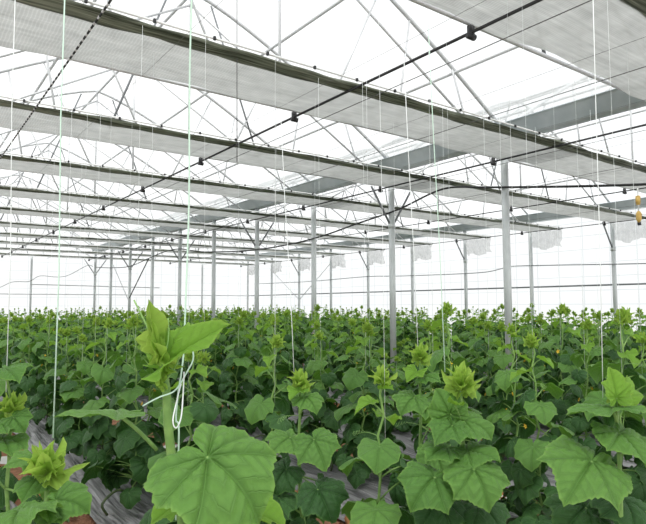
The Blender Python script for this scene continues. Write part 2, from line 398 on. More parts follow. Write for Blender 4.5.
# ------------------------------------------------------------------ drive pipes and wires under the screens
for n, x in enumerate((3.52, 7.05, 10.93, 14.9)):
    t = empty('drive_pipe', (x, 12, ZC-.055)); tag(t, ['black drive pipe crossing overhead from top centre towards the left wall', 'black drive pipe just left of the middle line of posts', 'thin black drive pipe crossing the right span', 'thin black drive pipe nearest the right film wall'][n], 'pipe', 'black drive pipes under the screens')
    MB().tube([(0, -14, 0), (0, YEND-12.1, 0)], .0135 if n < 2 else .011, 8).obj('pipe', M['black'], t)
    for y in FY:
        b = MB(); b.box((0, y-12.02, .012), (.05, .035, .085)); b.tube([(-.035, y-12.02, -.03), (.04, y-12.02, -.03)], .026, 10); b.obj('hanger', M['black'], t)
for n, (x, r, mt) in enumerate(((1.1, .009, 'rope'), (3.78, .0045, 'wire'), (5.25, .0045, 'wire'), (7.2, .004, 'wire'), (8.9, .004, 'wire'), (12.6, .004, 'wire'))):
    rail('support_wire', [(x, -2, ZC-.075), (x, YEND, ZC-.075)], r, M[mt], ['black and white striped rope crossing overhead at the left', 'thin dark wire beside the black drive pipe overhead', 'thin dark wire midway between drive pipe and middle posts', 'thin wire running close to the middle line of posts', 'thin wire just beyond the middle line of posts', 'thin wire over the far half of the right span'][n], 'wire', None if n == 0 else 'support wires under the screens', 5)

# black hose strung from post to post
HP = [(3.0, 1.42), (3.33, 1.45), (4.32, 1.59), (5.64, 1.80), (6.2, 1.90), (6.55, 1.92), (6.9, 1.87), (7.64, 1.72), (8.78, 1.60), (9.95, 1.47), (11.33, 1.40), (13.23, 1.41), (15.36, 1.54), (16.33, 1.63), (17.8, 1.82), (19.1, 1.82), (20.49, 1.71), (22.76, 1.53), (25.4, 1.62), (27.4, 1.75)]
def smooth_path(P, sub=5):
    P = [np.array(p, float) for p in P]; out = []
    for i in range(len(P)-1):
        p0, p1, p2, p3 = P[max(i-1, 0)], P[i], P[i+1], P[min(i+2, len(P)-1)]
        for j in range(sub):
            u = j/sub
            out.append(.5*((2*p1)+(-p0+p2)*u+(2*p0-5*p1+4*p2-p3)*u*u+(-p0+3*p1-3*p2+p3)*u**3))
    out.append(P[-1]); return out
pts = smooth_path([(XA-.075, y, CAMH+z) for y, z in HP])
pts = [(7.0, -1.0, CAMH+1.1), (7.1, .8, CAMH+1.25)]+pts
o = rail('black_hose', pts, .0165, M['rubber'], 'thick black hose strung sagging from post to post along the middle line', 'hose', n=8)
pts = smooth_path([(7.2, 27.72, CAMH+1.8), (6.93, 27.72, CAMH+1.83), (6.17, 27.72, CAMH+1.38), (5.68, 27.72, CAMH+1.28), (4.99, 27.72, CAMH+1.31), (4.56, 27.72, CAMH+1.06), (3.91, 27.72, CAMH+1.02), (3.2, 27.72, CAMH+.72), (1.5, 27.72, CAMH+.7)])
rail('black_cable', pts, .012, M['tube_dark'], 'grey cable drooping in loops across the end wall at the left', 'cable')
rail('black_cable', [(XA-.09, 20.54, CAMH+1.68), (XA-.09, 22.6, CAMH+.30)], .02, M['rubber'], 'black cable slanting down from the hose behind the middle posts', 'cable')
pts = smooth_path([(15.3-.05, y, CAMH+z) for y, z in ((3, .9), (7.03, 1.02), (10.8, 1.17), (11.35, 1.12), (12.36, 1.03), (15.98, 1.08), (17.9, 1.14), (21.92, 1.08), (27.0, 1.13))])
rail('black_cable', pts, .014, M['tube_dark'], 'dark cable sagging along the right film wall above the rail', 'cable')
t = empty('hanging_connector', (XA-.07, 3.4, CAMH+1.46)); tag(t, 'yellow hook block hanging on a white cord at the right edge', 'hook')
MB().tube([(0, 0, 0), (.005, 0, -.15), (0, 0, -.50)], .008, 6).obj('cord', M['rail'], t)
b = MB(); b.box((0, 0, -.19), (.048, .04, .09)); b.tube([(0, 0, -.14), (0, 0, -.25)], .024, 8); b.obj('upper_block', M['yellow'], t)
b = MB(); b.tube([(0, 0, -.33), (0, 0, -.36), (0, 0, -.43), (0, 0, -.47)], [.016, .032, .032, .012], 10); b.box((.015, 0, -.38), (.075, .025, .04)); b.obj('lower_block', M['yellow'], t)
MB().tube([(0, 0, -.465), (.01, 0, -.50)], .022, 8).obj('hook_end', M['black'], t)

# ------------------------------------------------------------------ mulch film on every planting row
ROWS = [.25+1.45*i for i in range(11)]; ROWS[0] = .28
ROWN = ORD
for i, x0 in enumerate(ROWS):
    nu = 60 if i < 5 else 26; nv = 340 if i < 3 else 160; w = .50; ya, yb = -1.2, 27.0
    rr = np.random.RandomState(i); ph = rr.rand(12)*6.28
    U, Vv = np.meshgrid(np.linspace(-1, 1, nu+1), np.linspace(0, 1, nv+1)); yy = ya+(yb-ya)*Vv; xx = U*w
    z = .13*(1-np.abs(U)**2.6)+.006
    if i < 5:
        wr = 0
        for q in range(4):
            fq = 26+17*q; wr = wr+np.abs(np.sin(xx*fq+np.sin(yy*(.9+.5*q)+ph[q])*1.6+ph[q+4]+.8*np.sin(yy*2.7+ph[q+8])))*.016/(1+.5*q)
        z = z+wr
    z = z+.012*np.sin(yy*5.1+ph[0]+U*2)
    X = xx*(1+.06*np.sin(yy*2.2+ph[1]))+.02*np.sin(yy*6+ph[2])
    P = np.stack([X, yy, np.maximum(z, .004)], -1).reshape(-1, 3); n1 = nu+1
    F = [(a*n1+b, a*n1+b+1, (a+1)*n1+b+1, (a+1)*n1+b) for a in range(nv) for b in range(nu)]
    o = MB().add(P, F).obj('mulch_film', M['mulch']); o.location = (x0, 0, .012)
    tag(o, f'crinkled silver-grey mulch film covering the {ROWN[i]} planting bed from the left', 'mulch film', 'mulch films over the planting beds')

# ------------------------------------------------------------------ cucumber leaves
CTRL = [(0, 1.06), (8, .94), (20, .84), (32, .78), (42, .81), (50, .90), (57, .82), (70, .73), (82, .72), (91, .76), (102, .69), (114, .69), (124, .71), (136, .60), (150, .50), (163, .40), (172, .28), (178, .12)]
CTRL_BUD = [(0, 1.1), (10, .85), (24, .58), (40, .50), (50, .56), (62, .44), (90, .38), (118, .38), (140, .34), (165, .22), (178, .10)]
CTRL_YOUNG = [(0, 1.1), (12, .88), (30, .68), (48, .76), (60, .62), (90, .54), (118, .50), (140, .38), (165, .24), (178, .1)]
def leaf_geo(nA, nR, seed, droop=.5, side=.35, fold=.12, wave=.05, quilt=.03, serr=.022, cup=0., ctrl=CTRL):
    """blade in its own plane: stalk joins at the origin, tip along +y, upper face +z; returns verts, faces, uv, rho"""
    rr = np.random.RandomState(seed)
    th = np.linspace(-178, 178, nA+1); c = np.array(ctrl)
    kx = c[:, 0]; ky = c[:, 1].copy(); ky[1:-1] *= 1+rr.uniform(-.045, .045, len(ky)-2)
    asym = 1+.06*rr.uniform(-1, 1)*np.sign(th)
    rad = np.interp(np.abs(th), kx, ky)*asym
    if nA >= 60: rad *= 1+serr*(np.abs(((np.abs(th)/7.3) % 1)*2-1)*2-1)*np.clip((170-np.abs(th))/30, 0, 1)
    t = np.radians(th); rho = np.linspace(0, 1, nR+1)[1:]**.85
    X = (rho[:, None]*rad*np.sin(t)); Y = (rho[:, None]*rad*np.cos(t))
    X = np.concatenate([[0], X.ravel()]); Y = np.concatenate([[0], Y.ravel()])
    RH = np.concatenate([[0], np.repeat(rho, nA+1)]); TH = np.concatenate([[0], np.tile(t, nR)])
    best = np.full(len(X), 9.); phs = np.zeros(len(X))
    for dg in VEINS:
        s_, c_ = math.sin(R(dg)), math.cos(R(dg)); al = np.abs(X)*s_+Y*c_; pe = np.abs(np.abs(X)*c_-Y*s_)+(al < 0)*5
        lt = pe < best; phs = np.where(lt, al-.75*pe, phs); best = np.minimum(best, pe)
    zq = quilt*(1-np.exp(-best/.05))*(1-.3*RH)
    if nA >= 80: zq += quilt*.7*np.abs(np.sin(phs*math.pi/.17))*np.clip(best/.06, 0, 1)
    Z = zq+fold*np.abs(X)-side*X*X+wave*RH**2.5*np.sin(TH*rr.choice([3, 4, 5])+rr.rand()*6)+.5*wave*RH**2*np.sin(TH*9+rr.rand()*6)+cup*RH**2
    Z = Z-side*.35*np.minimum(Y, 0)**2
    k = droop*(1+.2*rr.uniform(-1, 1)); yp = np.maximum(Y, 0); ang = k*yp
    # bend along the length keeping the arc length
    if abs(k) < 1e-3: k = 1e-3
    ang = k*yp; Yb = np.where(Y > 0, np.sin(ang)/k, Y); Zb = np.where(Y > 0, -(1-np.cos(ang))/k, 0)
    V = np.stack([X, Yb+Z*np.sin(ang), Zb+Z*np.cos(ang)], -1)
    n1 = nA+1; F = [(0, 1+j+1, 1+j) for j in range(nA)]
    F += [(1+i*n1+j, 1+i*n1+j+1, 1+(i+1)*n1+j+1, 1+(i+1)*n1+j) for i in range(nR-1) for j in range(nA)]
    return V, F, np.stack([X, Y], -1), RH
def geos(nA, nR, n, base):
    G = {'old': [], 'mid': [], 'young': [], 'bud': [], 'flat': [], 'bend': []}
    for i in range(n):
        G['old'].append(leaf_geo(nA, nR, base+i, droop=.95+.3*(i % 3), side=.65, fold=.16, wave=.06, quilt=.055))
        G['mid'].append(leaf_geo(nA, nR, base+20+i, droop=.65+.25*(i % 3), side=.45, fold=.16, wave=.07, quilt=.055))
        G['young'].append(leaf_geo(nA, nR, base+40+i, droop=.35, side=.10, fold=.42, wave=.09, quilt=.035, ctrl=CTRL_YOUNG))
        G['bud'].append(leaf_geo(nA, nR, base+60+i, droop=-.4 if i % 2 else .3, side=-.1, fold=.62, wave=.12, quilt=.04, ctrl=CTRL_BUD))
        G['bend'].append(leaf_geo(nA, nR, base+100+i, droop=1.15+.15*(i % 3), side=.42, fold=.10, wave=.05, quilt=.055))
        G['flat'].append(leaf_geo(nA, nR, base+80+i, droop=.12, side=.12, fold=.06, wave=.035, quilt=.03))
    return G
GH = geos(112, 20, 4, 100); GM = geos(40, 6, 3, 200); GL = geos(16, 3, 3, 300); GX = geos(8, 2, 3, 400)
MESH = {}
for tier, G in (('h', GH), ('m', GM)):
    for age, L in G.items():
        for i, (V, F, uv, rho) in enumerate(L): MESH[tier, age, i] = MB().add(V, F, 0, uv, rho).mesh('leaf', M['leaf_'+('mid' if age in ('flat', 'bend') else age)])
def leaf_mat4(base, ydir, nrm, size, wx=1.):
    y = Vector(ydir).normalized(); z = Vector(nrm); x = y.cross(z).normalized(); z = x.cross(y)
    m = Matrix((x*size*wx, y*size, z*size)).transposed().to_4x4(); m.translation = base; return m
def apply(m, V): A = np.array(m); return V@A[:3, :3].T+A[:3, 3]
def pet_path(p, q, sag=.02, n=6):
    p, q = Vector(p), Vector(q); d = q-p; out = []
    for i in range(n+1):
        u = i/n; out.append(p+d*u+Vector((0, 0, 1))*sag*math.sin(math.pi*u))
    return out
def stem_path(h, rr, loop=True):
    P = []
    a = rr.rand()*6.28
    if loop: P += [np.array((math.cos(a)*.20, math.sin(a)*.20, .14)), np.array((math.cos(a)*.24, math.sin(a)*.24, .22)), np.array((math.cos(a)*.13, math.sin(a)*.13, .27)), np.array((math.cos(a)*.03, math.sin(a)*.03, .24))]
    else: P += [np.array((0, 0, .06))]
    k = int((h-.3)/.085)
    for i in range(k+1):
        z = .3+(h-.3)*i/k; P.append(np.array((.012*math.sin(i*2.5)+.02*math.sin(z*3+a), .012*math.cos(i*2.5)+.02*math.cos(z*2.3+a), z)))
    return P
def plan_plant(seed, h=1.36, dens=1.):
    """stem nodes and the leaves, flowers and tendrils they carry, in plant coordinates"""
    rr = np.random.RandomState(seed); P = stem_path(h, rr); nodes = [p for p in P if p[2] >= .3]; n = len(nodes)
    L = []; az = rr.rand()*6.28; top = n-1
    for i, p in enumerate(nodes[:-1]):
        t = i/(n-1); az += 2.4+rr.uniform(-.4, .4)
        d = np.array((math.cos(az), math.sin(az), 0)); fromtop = top-i
        if fromtop <= 1: size, pl, el, age, pit = .035+.012*fromtop, .04, 1.0, 'young', rr.uniform(-.5, .2)
        elif fromtop <= 3: size, pl, el, age, pit = .050+.016*fromtop, .055+.015*fromtop, .8, 'young', rr.uniform(0, .5)
        elif fromtop <= 8: size, pl, el, age, pit = .108+.006*(fromtop-3), .11+.008*fromtop, .60, 'mid', rr.uniform(.15, .8)
        else: size, pl, el, age, pit = .135*rr.uniform(.9, 1.08), .15, .30, 'old', rr.uniform(.45, 1.1)
        size *= rr.uniform(.88, 1.12); pl *= rr.uniform(.8, 1.15)
        q = p+d*pl*math.cos(el)+np.array((0, 0, pl*math.sin(el)))
        yd = np.array((d[0]*math.cos(pit), d[1]*math.cos(pit), -math.sin(pit)))
        nr = np.array((d[0]*math.sin(pit), d[1]*math.sin(pit), math.cos(pit)))+rr.uniform(-.28, .28, 3)
        L.append((p, q, yd, nr, size, age, rr.randint(3)))
        for _e in range(2 if t < .35 else (1 if t < .72 else 0)):      # side shoots fill the lower canopy
            a2 = az+rr.uniform(1, 5); d2 = np.array((math.cos(a2), math.sin(a2), 0)); pt = rr.uniform(.4, 1.2); q2 = p+d2*rr.uniform(.07, .16)+np.array((0, 0, rr.uniform(-.06, .05)))
            L.append((p, q2, np.array((d2[0]*math.cos(pt), d2[1]*math.cos(pt), -math.sin(pt))), np.array((d2[0]*math.sin(pt), d2[1]*math.sin(pt), math.cos(pt)))+rr.uniform(-.3, .3, 3), size*.9, 'old', rr.randint(3)))
    for e in range(6):
        a2 = rr.rand()*6.28; d2 = np.array((math.cos(a2), math.sin(a2), 0)); pt = rr.uniform(.3, 1.); q2 = np.array((0, 0, rr.uniform(.24, .42)))+d2*rr.uniform(.08, .24)
        L.append((nodes[0], q2, np.array((d2[0]*math.cos(pt), d2[1]*math.cos(pt), -math.sin(pt))), np.array((d2[0]*math.sin(pt), d2[1]*math.sin(pt), math.cos(pt)))+rr.uniform(-.3, .3, 3), rr.uniform(.10, .135), 'old', rr.randint(3)))
    fl = [(nodes[i], rr.rand()*6.28) for i in range(2, n-4) if rr.rand() < .22]
    return P, nodes, L, fl, rr
def tip_geo(mb, top, rr, G, scale=1., up=(0, 0, 1), mi=0, spread=1.):
    """the crumpled growing point: small folded leaves standing round the stem end"""
    up = Vector(up).normalized()
    for i in range(14):
        a = i*2.4+rr.rand()*.4; lean = (.08+.085*i)*spread; sz = scale*(.034+.0022*i)*rr.uniform(.8, 1.2)
        s1 = Vector((math.cos(a), math.sin(a), 0)); yd = up*math.cos(lean)+s1*math.sin(lean); nr = up*math.sin(lean)-s1*math.cos(lean)
        g_ = G['bud'][i % len(G['bud'])]; mb.add(apply(leaf_mat4(Vector(top)+s1*.006*scale-up*.003*i*scale, yd, -nr if i % 3 else nr, sz), g_[0]), g_[1], mi, g_[2], g_[3])
def flower_geo(mb, p, a, s=.022, mi=0):
    c = np.array(p)+np.array((math.cos(a), math.sin(a), .1))*.045; ax = Vector((math.cos(a), math.sin(a), .35)).normalized()
    u = ax.orthogonal().normalized(); v = ax.cross(u); V = [tuple(c)]; F = []
    for i in range(5):
        b = i*2*math.pi/5
        for db, r_s, h_ in ((-.5, .7, .010), (0, 1.15, .004), (.5, .7, .010)):
            w = u*math.cos(b+db)+v*math.sin(b+db); V.append(tuple(Vector(c)+w*s*r_s+ax*h_))
        q = 1+3*i; F += [(0, q, q+1), (0, q+1, q+2)]
    mb.add(V, F, mi); mb.tube([tuple(Vector(p)), tuple(Vector(c))], .0028, 5, mi+1)
def tendril_geo(mb, p, rr, s=1.):
    a = rr.rand()*6.28; d = Vector((math.cos(a), math.sin(a), .35)).normalized(); L = .13*s; n = 44; out = []
    u = d.orthogonal().normalized(); v = d.cross(u)
    for i in range(n):
        t = i/(n-1); k = max(0, t-.45)/.55; r = .011*k*(1-.4*k)*2; w = k*5*2*math.pi
        out.append(Vector(p)+d*L*t+Vector((0, 0, -.05*t*t))+u*r*math.cos(w)+v*r*math.sin(w))
    mb.tube(out, [.0016*(1-.5*i/n) for i in range(n)], 5)
def stem_geo(mb, P, L, r0=.0085, n=7, petn=5, mi=0, midark=1):
    k = len(P); low = [p for p in P if p[2] < .36]; 
    rad = [r0*(1-.45*i/k) for i in range(k)]
    i0 = max(2, len(low))
    lowp = smooth_path(P[:i0+1], 4); mb.tube(lowp, r0, n, midark); mb.tube(P[i0:], rad[i0:], n, mi)
    for (p, q, yd, nr, size, age, v) in L: mb.tube(pet_path(p, q, .008, 4), [.0042, .004, .0036, .0034, .003] if size > .07 else .0022, petn, mi)

# ------------------------------------------------------------------ plants
strings = []
def twine(base, top, mat, label, r=.0018, loop=None, pts=None):
    b = Vector(base); tp = Vector(top)
    P = pts or [b, b.lerp(tp, .33)+Vector((.004, 0, 0)), b.lerp(tp, .66)-Vector((.003, .002, 0)), tp]
    o = MB().tube(off([tuple(p) for p in P], tuple(b)), r, 5).obj('garden_twine', M[mat]); o.location = b
    return tag(o, label, 'twine', 'twines holding up the plants')
def hero_finish(t, P, L, rr, nodes, tip=1., topup=(0, 0, 1), tend=3, spread=1., hres='h'):
    stem_mb = MB(); stem_geo(stem_mb, P, [], r0=.0095, n=12); stem_mb.obj('stem', [M['stem'], M['stem_dark']], t)
    for (p, q, yd, nr, size, age, v, *wx) in L:
        key = (hres, age, v % (4 if hres == 'h' else 3)); lm = leaf_mat4(q, yd, nr, size, wx[0] if wx else 1.)
        lf = link('leaf', MESH[key], t, lm)
        sk = MB().tube(pet_path(p, q, .006, 6), [.0040 if size > .07 else .0024]*7, 8).obj('leaf_stalk', M['stem'], lf); sk.matrix_parent_inverse = lm.inverted()
    if tip: mb = MB(); tip_geo(mb, P[-1], rr, GM, tip, topup, spread=spread); mb.obj('growing_tip', M['leaf_bud'], t)
    for i in range(tend):
        mb = MB(); tendril_geo(mb, nodes[-3-2*i], rr); mb.obj('tendril', M['tendril'], t)
def px_leaf(org, stem_p, b, tpx, d0, d1, size, nrm, age, v, wx=1.):
    """a leaf whose stalk end and tip were read off the photograph, placed at its real depth"""
    q = at(*b, d0)-Vector(org); tip = at(*tpx, d1)-Vector(org); yd = tip-q
    return (np.array(stem_p), np.array(q), np.array(yd.normalized()), np.array(nrm), size if size else yd.length/1.03, age, v, wx)
TOCAM = -FW
# --- the tall plant in the foreground, left of centre
HERO_XY = []
def hero_main():
    base = at(178, 500, 1.28); org = Vector((base.x+.01, base.y+.01, 0)); HERO_XY.append((org.x, org.y))
    t = empty('cucumber_plant', org); tag(t, 'tall cucumber shoot in the left foreground with a very large leaf near the bottom edge', 'cucumber plant', 'cucumber plants')
    A = lambda x, y, d: np.array(at(x, y, d)-org)
    P = [np.array((.16, .1, .14)), np.array((.12, .05, .28)), np.array((.05, .02, .42)), np.array((0, 0, .7)), A(182, 520, 1.27), A(178, 495, 1.27), A(172, 462, 1.27), A(168, 425, 1.27), A(166.5, 392, 1.27), A(164, 370, 1.27), A(161, 352, 1.27), A(158.5, 335, 1.27)]
    rr = np.random.RandomState(1); mb = MB()
    mb.tube(P[:4], .010, 12, 1); mb.tube(P[3:], [.0102, .0102, .0102, .0102, .0098, .0092, .0082, .0066, .0050], 14, 0)
    mb.obj('stem', [M['stem'], M['stem_dark']], t)
    r_, u_, f_ = np.array(RT), np.array(UP), np.array(FW)
    L = []
    # big leaf facing the camera
    L.append((A(178, 497, 1.27), A(208, 458, 1.13), r_*.82-u_*.22-f_*.50, u_*.86-f_*.40+r_*.08, .166, 'bend', 1, 1.05))
    # leaf seen edge-on at the left
    L.append(px_leaf(org, A(157, 450, 1.27), (118, 414), (56, 413), 1.24, 1.20, None, u_*.98+f_*.17, 'flat', 0, 1.0))
    # leaf rising to the right of the tip
    L.append(px_leaf(org, A(165, 385, 1.27), (167, 364), (218, 323), 1.27, 1.23, None, r_*-.70+u_*.40-f_*.60, 'young', 2, .60))
    # long folded young leaves standing left of the tip
    L.append(px_leaf(org, A(162, 372, 1.27), (162, 360), (138, 306), 1.27, 1.27, None, r_*.85-f_*.5+u_*.1, 'bud', 1, .55))
    L.append(px_leaf(org, A(160, 360, 1.27), (160, 352), (157, 303), 1.28, 1.29, None, -r_*.7-f_*.6, 'bud', 3, .42))
    L.append(px_leaf(org, A(160, 360, 1.27), (159, 355), (148, 318), 1.26, 1.25, None, -f_*.9+r_*.5, 'bud', 0, .45))
    # lower leaves
    L.append(px_leaf(org, A(180, 512, 1.27), (212, 488), (255, 516), 1.30, 1.33, .12, u_*.7-f_*.6+r_*.1, 'mid', 2))
    L.append(px_leaf(org, A(180, 515, 1.27), (186, 500), (155, 516), 1.22, 1.2, .075, u_*.85-f_*.3, 'young', 0))
    L.append(px_leaf(org, A(182, 530, 1.27), (245, 512), (287, 519), 1.34, 1.36, .10, u_*.9-f_*.3, 'young', 3))
    L.append(px_leaf(org, P[3], (150, 540), (120, 560), 1.3, 1.3, .13, u_*.8-f_*.5, 'old', 0))
    L.append(px_leaf(org, P[3], (210, 560), (240, 590), 1.3, 1.3, .14, u_*.8-f_*.5, 'old', 1))
    for (p, q, yd, nr, size, age, v, wx) in L:
        lm = leaf_mat4(q, yd, nr, size, wx); lf = link('leaf', MESH['h', age, v], t, lm)
        sk = MB().tube(pet_path(p, q, .004, 7), .0042 if size > .11 else .0028, 8).obj('leaf_stalk', M['stem'], lf); sk.matrix_parent_inverse = lm.inverted()
    mb = MB()
    for i, (x, y, d) in enumerate(((163, 378, 1.262), (166, 372, 1.262), (161, 384, 1.26), (165, 388, 1.262))):
        g_ = GM['bud'][i % 3]; mb.add(apply(leaf_mat4(A(x, y, d), Vector(u_*.8+r_*(.5-.35*i)), Vector(-f_), .022), g_[0]), g_[1], 0, g_[2], g_[3])
    tip_geo(mb, P[-1], rr, GM, .30, tuple(u_), spread=.25)
    mb.obj('growing_tip', M['leaf_bud'], t)
    for n_, (p, q) in enumerate((((163, 372), (134, 300)), ((166, 380), (181, 350)), ((163, 362), (168, 318)))):
        pp, qq = A(*p, 1.265), A(*q, 1.27); MB().tube(smooth_path([pp, (pp+qq)/2+r_*.006, qq]), .0019, 6).obj('tendril', M['tendril'], t)
    # twine tied round the stem: falls from above, hangs in loops, runs off to the left
    W = lambda x, y, d: at(x, y, d)
    pts = [W(197, -160, 1.35), W(190, 60, 1.35), W(189, 200, 1.35), W(185, 320, 1.35), W(183, 360, 1.34), W(178, 395, 1.31), W(176, 420, 1.29), W(179, 432, 1.28), W(176, 520, 1.285)]
    P2 = smooth_path([tuple(p) for p in pts]); twine(P2[0], P2[-1], 'twine_green', 'green twine falling from above to the tall foreground shoot', .0021, pts=[Vector(p) for p in P2])
    pts = [W(185, 352, 1.34), W(192, 350, 1.33), W(193, 360, 1.33), W(187, 372, 1.32), W(180, 384, 1.30), W(173, 392, 1.25), W(160, 397, 1.25), W(150, 402, 1.26), W(143, 406, 1.27)]
    P2 = smooth_path([tuple(p) for p in pts]); twine(P2[0], P2[-1], 'twine_green', 'loose end of twine looping left behind the tall foreground shoot', .0018, pts=[Vector(p) for p in P2])
    pts = [W(181, 384, 1.30), W(177, 400, 1.27), W(173, 420, 1.25), W(176, 428, 1.25), W(181, 418, 1.25), W(183, 395, 1.26), W(184, 372, 1.30)]
    P2 = smooth_path([tuple(p) for p in pts]); twine(P2[0], P2[-1], 'twine_white', 'small hanging twine loop beside the tall foreground stem', .0016, pts=[Vector(p) for p in P2])
hero_main()
r_, u_, f_ = np.array(RT), np.array(UP), np.array(FW)
PITCH = 1.9
def hero(label, bud, d, spec, tip, seed, string=None, h0=None, footd=0., extra=True, age_low='old', stemx=0.):
    """bud = image point of the growing point; spec = leaves as (stalk end, tip, depth0, depth1, size, normal, age, variant)"""
    tp = at(*bud, d); foot = Vector((tp.x+stemx, tp.y, 0)); HERO_XY.append((foot.x, foot.y))
    t = empty('cucumber_plant', foot); tag(t, label, 'cucumber plant', 'cucumber plants')
    rr = np.random.RandomState(seed); h = tp.z; top = np.array(tp-foot)
    P = stem_path(h, rr)
    for p in P:
        if p[2] > .3: w = (p[2]-.3)/(h-.3); p[0] = p[0]*(1-w)+top[0]*w; p[1] = p[1]*(1-w)+top[1]*w
    P[-1] = top; nodes = [p for p in P if p[2] >= .3]; L = []
    for (b, tt, d0, d1, size, nr, age, v, *wx) in spec:
        L.append(px_leaf(foot, (0, 0, 0), b, tt, d0, d0+(d1-d0)*PITCH, (size or 0)*.97 or None, nr+u_*.25, age, v, *wx))
        q = L[-1][1]; cand = min(nodes, key=lambda n: abs(n[2]-(q[2]-.06))); L[-1] = (cand,)+L[-1][1:]
    lo = min([q[2] for _, q, *_ in L]+[9.]) if L else h
    if extra:
        _, _, L2, fl, _ = plan_plant(seed+5, h)
        for l in L2:
            if l[1][2] < lo-.05: L.append(l)
    hero_finish(t, P, L, rr, nodes, tip, tend=2)
    return t
def N(r=0., u=.8, f=-.5): return r_*r+u_*u+f_*f
hero('cucumber plant right of centre with a bushy yellow-green crown and many spreading leaves', (461, 376), 2.15, [
    ((450, 414), (434, 384), 2.13, 2.14, .100, N(-.2, .15, -1.), 'mid', 0),
    ((452, 426), (404, 446), 2.08, 1.98, .110, N(-.2, .8, -.5), 'mid', 1),
    ((464, 422), (512, 424), 2.12, 2.08, .125, N(.1, .85, -.45), 'mid', 2),
    ((446, 448), (403, 457), 2.10, 2.02, .110, N(-.1, .95, -.3), 'mid', 3),
    ((468, 452), (519, 456), 2.08, 2.0, .125, N(.0, .9, -.4), 'mid', 0),
    ((474, 470), (502, 505), 1.98, 1.88, .150, N(.0, .62, -.75), 'bend', 1),
    ((434, 478), (392, 507), 2.02, 1.90, .150, N(-.1, .62, -.7), 'bend', 2),
    ((440, 500), (400, 540), 2.08, 1.98, .150, N(-.3, .55, -.7), 'old', 3),
    ((480, 505), (520, 530), 2.08, 1.98, .140, N(.2, .7, -.6), 'old', 0),
    ((455, 405), (466, 398), 2.10, 2.05, .055, N(.3, .6, -.8), 'young', 1)], 1.45, 21)
hero('cucumber plant at the right with an upright star-shaped top leaf and one broad drooping leaf', (616, 392), 1.72, [
    ((616, 398), (613, 371), 1.68, 1.69, .085, N(.2, .0, -1.), 'young', 0),
    ((622, 396), (632, 374), 1.74, 1.76, .080, N(.4, .1, -.9), 'young', 1),
    ((612, 409), (568, 411), 1.68, 1.64, None, N(.0, .97, .13), 'flat', 2, .6),
    ((591, 462), (555, 509), 1.62, 1.50, .165, N(-.12, .60, -.75), 'bend', 3),
    ((619, 434), (650, 458), 1.66, 1.60, .120, N(.3, .7, -.5), 'mid', 0),
    ((606, 432), (590, 433), 1.66, 1.64, .045, N(0, .9, -.3), 'mid', 1),
    ((585, 508), (550, 530), 1.78, 1.70, .150, N(-.1, .7, -.6), 'old', 1),
    ((622, 500), (650, 520), 1.75, 1.68, .130, N(.2, .8, -.5), 'old', 2)], .75, 33)
hero('small cucumber plant in the bottom left corner with a pale yellow-green crown', (47, 457), 1.62, [
    ((36, 462), (0, 452), 1.68, 1.64, .090, N(-.1, .85, -.5), 'mid', 1),
    ((57, 501), (95, 494), 1.52, 1.50, .100, N(.0, .80, -.5), 'mid', 2),
    ((44, 508), (14, 512), 1.50, 1.45, .105, N(-.1, .85, -.5), 'mid', 0),
    ((40, 478), (22, 492), 1.66, 1.62, .09, N(-.2, .7, -.7), 'mid', 3),
    ((35, 520), (0, 535), 1.6, 1.5, .13, N(-.1, .8, -.6), 'old', 0),
    ((20, 512), (-10, 522), 1.42, 1.3, .13, N(-.1, .85, -.4), 'mid', 1)], 1.35, 45)
hero('cucumber plant at the left picture edge with a spiky light green crown', (11, 402), 1.95, [
    ((5, 370), (22, 368), 1.9, 1.85, .10, N(.1, .85, -.4), 'mid', 1),
    ((14, 418), (30, 434), 1.9, 1.85, .07, N(.1, .6, -.8), 'mid', 2),
    ((2, 424), (-20, 430), 1.9, 1.85, .09, N(0, .8, -.5), 'mid', 3),
    ((4, 440), (-18, 450), 1.9, 1.85, .12, N(0, .8, -.5), 'mid', 0)], 1.0, 57)
hero('cucumber plant left of centre with a pale crown above two broad tent-shaped leaves', (300, 377), 2.75, [
    ((300, 392), (281, 400), 2.7, 2.62, .085, N(-.1, .85, -.5), 'young', 1),
    ((306, 398), (334, 409), 2.7, 2.6, .105, N(.1, .8, -.5), 'mid', 2),
    ((314, 440), (330, 466), 2.55, 2.45, .150, N(.0, .60, -.75), 'bend', 0),
    ((290, 438), (258, 452), 2.6, 2.5, .135, N(-.1, .7, -.6), 'mid', 3),
    ((318, 490), (340, 522), 2.45, 2.35, .155, N(.0, .65, -.75), 'old', 1),
    ((286, 470), (262, 490), 2.6, 2.55, .13, N(-.2, .7, -.6), 'old', 2)], 1.25, 69)
hero('cucumber plant at the centre with a narrow pointed crown just left of the bushy one', (420, 352), 2.75, [
    ((416, 372), (396, 386), 2.7, 2.6, .10, N(-.1, .8, -.5), 'young', 0),
    ((424, 378), (446, 372), 2.7, 2.65, .09, N(.1, .8, -.5), 'mid', 1),
    ((414, 398), (386, 410), 2.65, 2.55, .12, N(-.1, .75, -.6), 'mid', 2),
    ((424, 405), (448, 410), 2.65, 2.6, .12, N(.1, .8, -.5), 'mid', 3)], 1.1, 81)

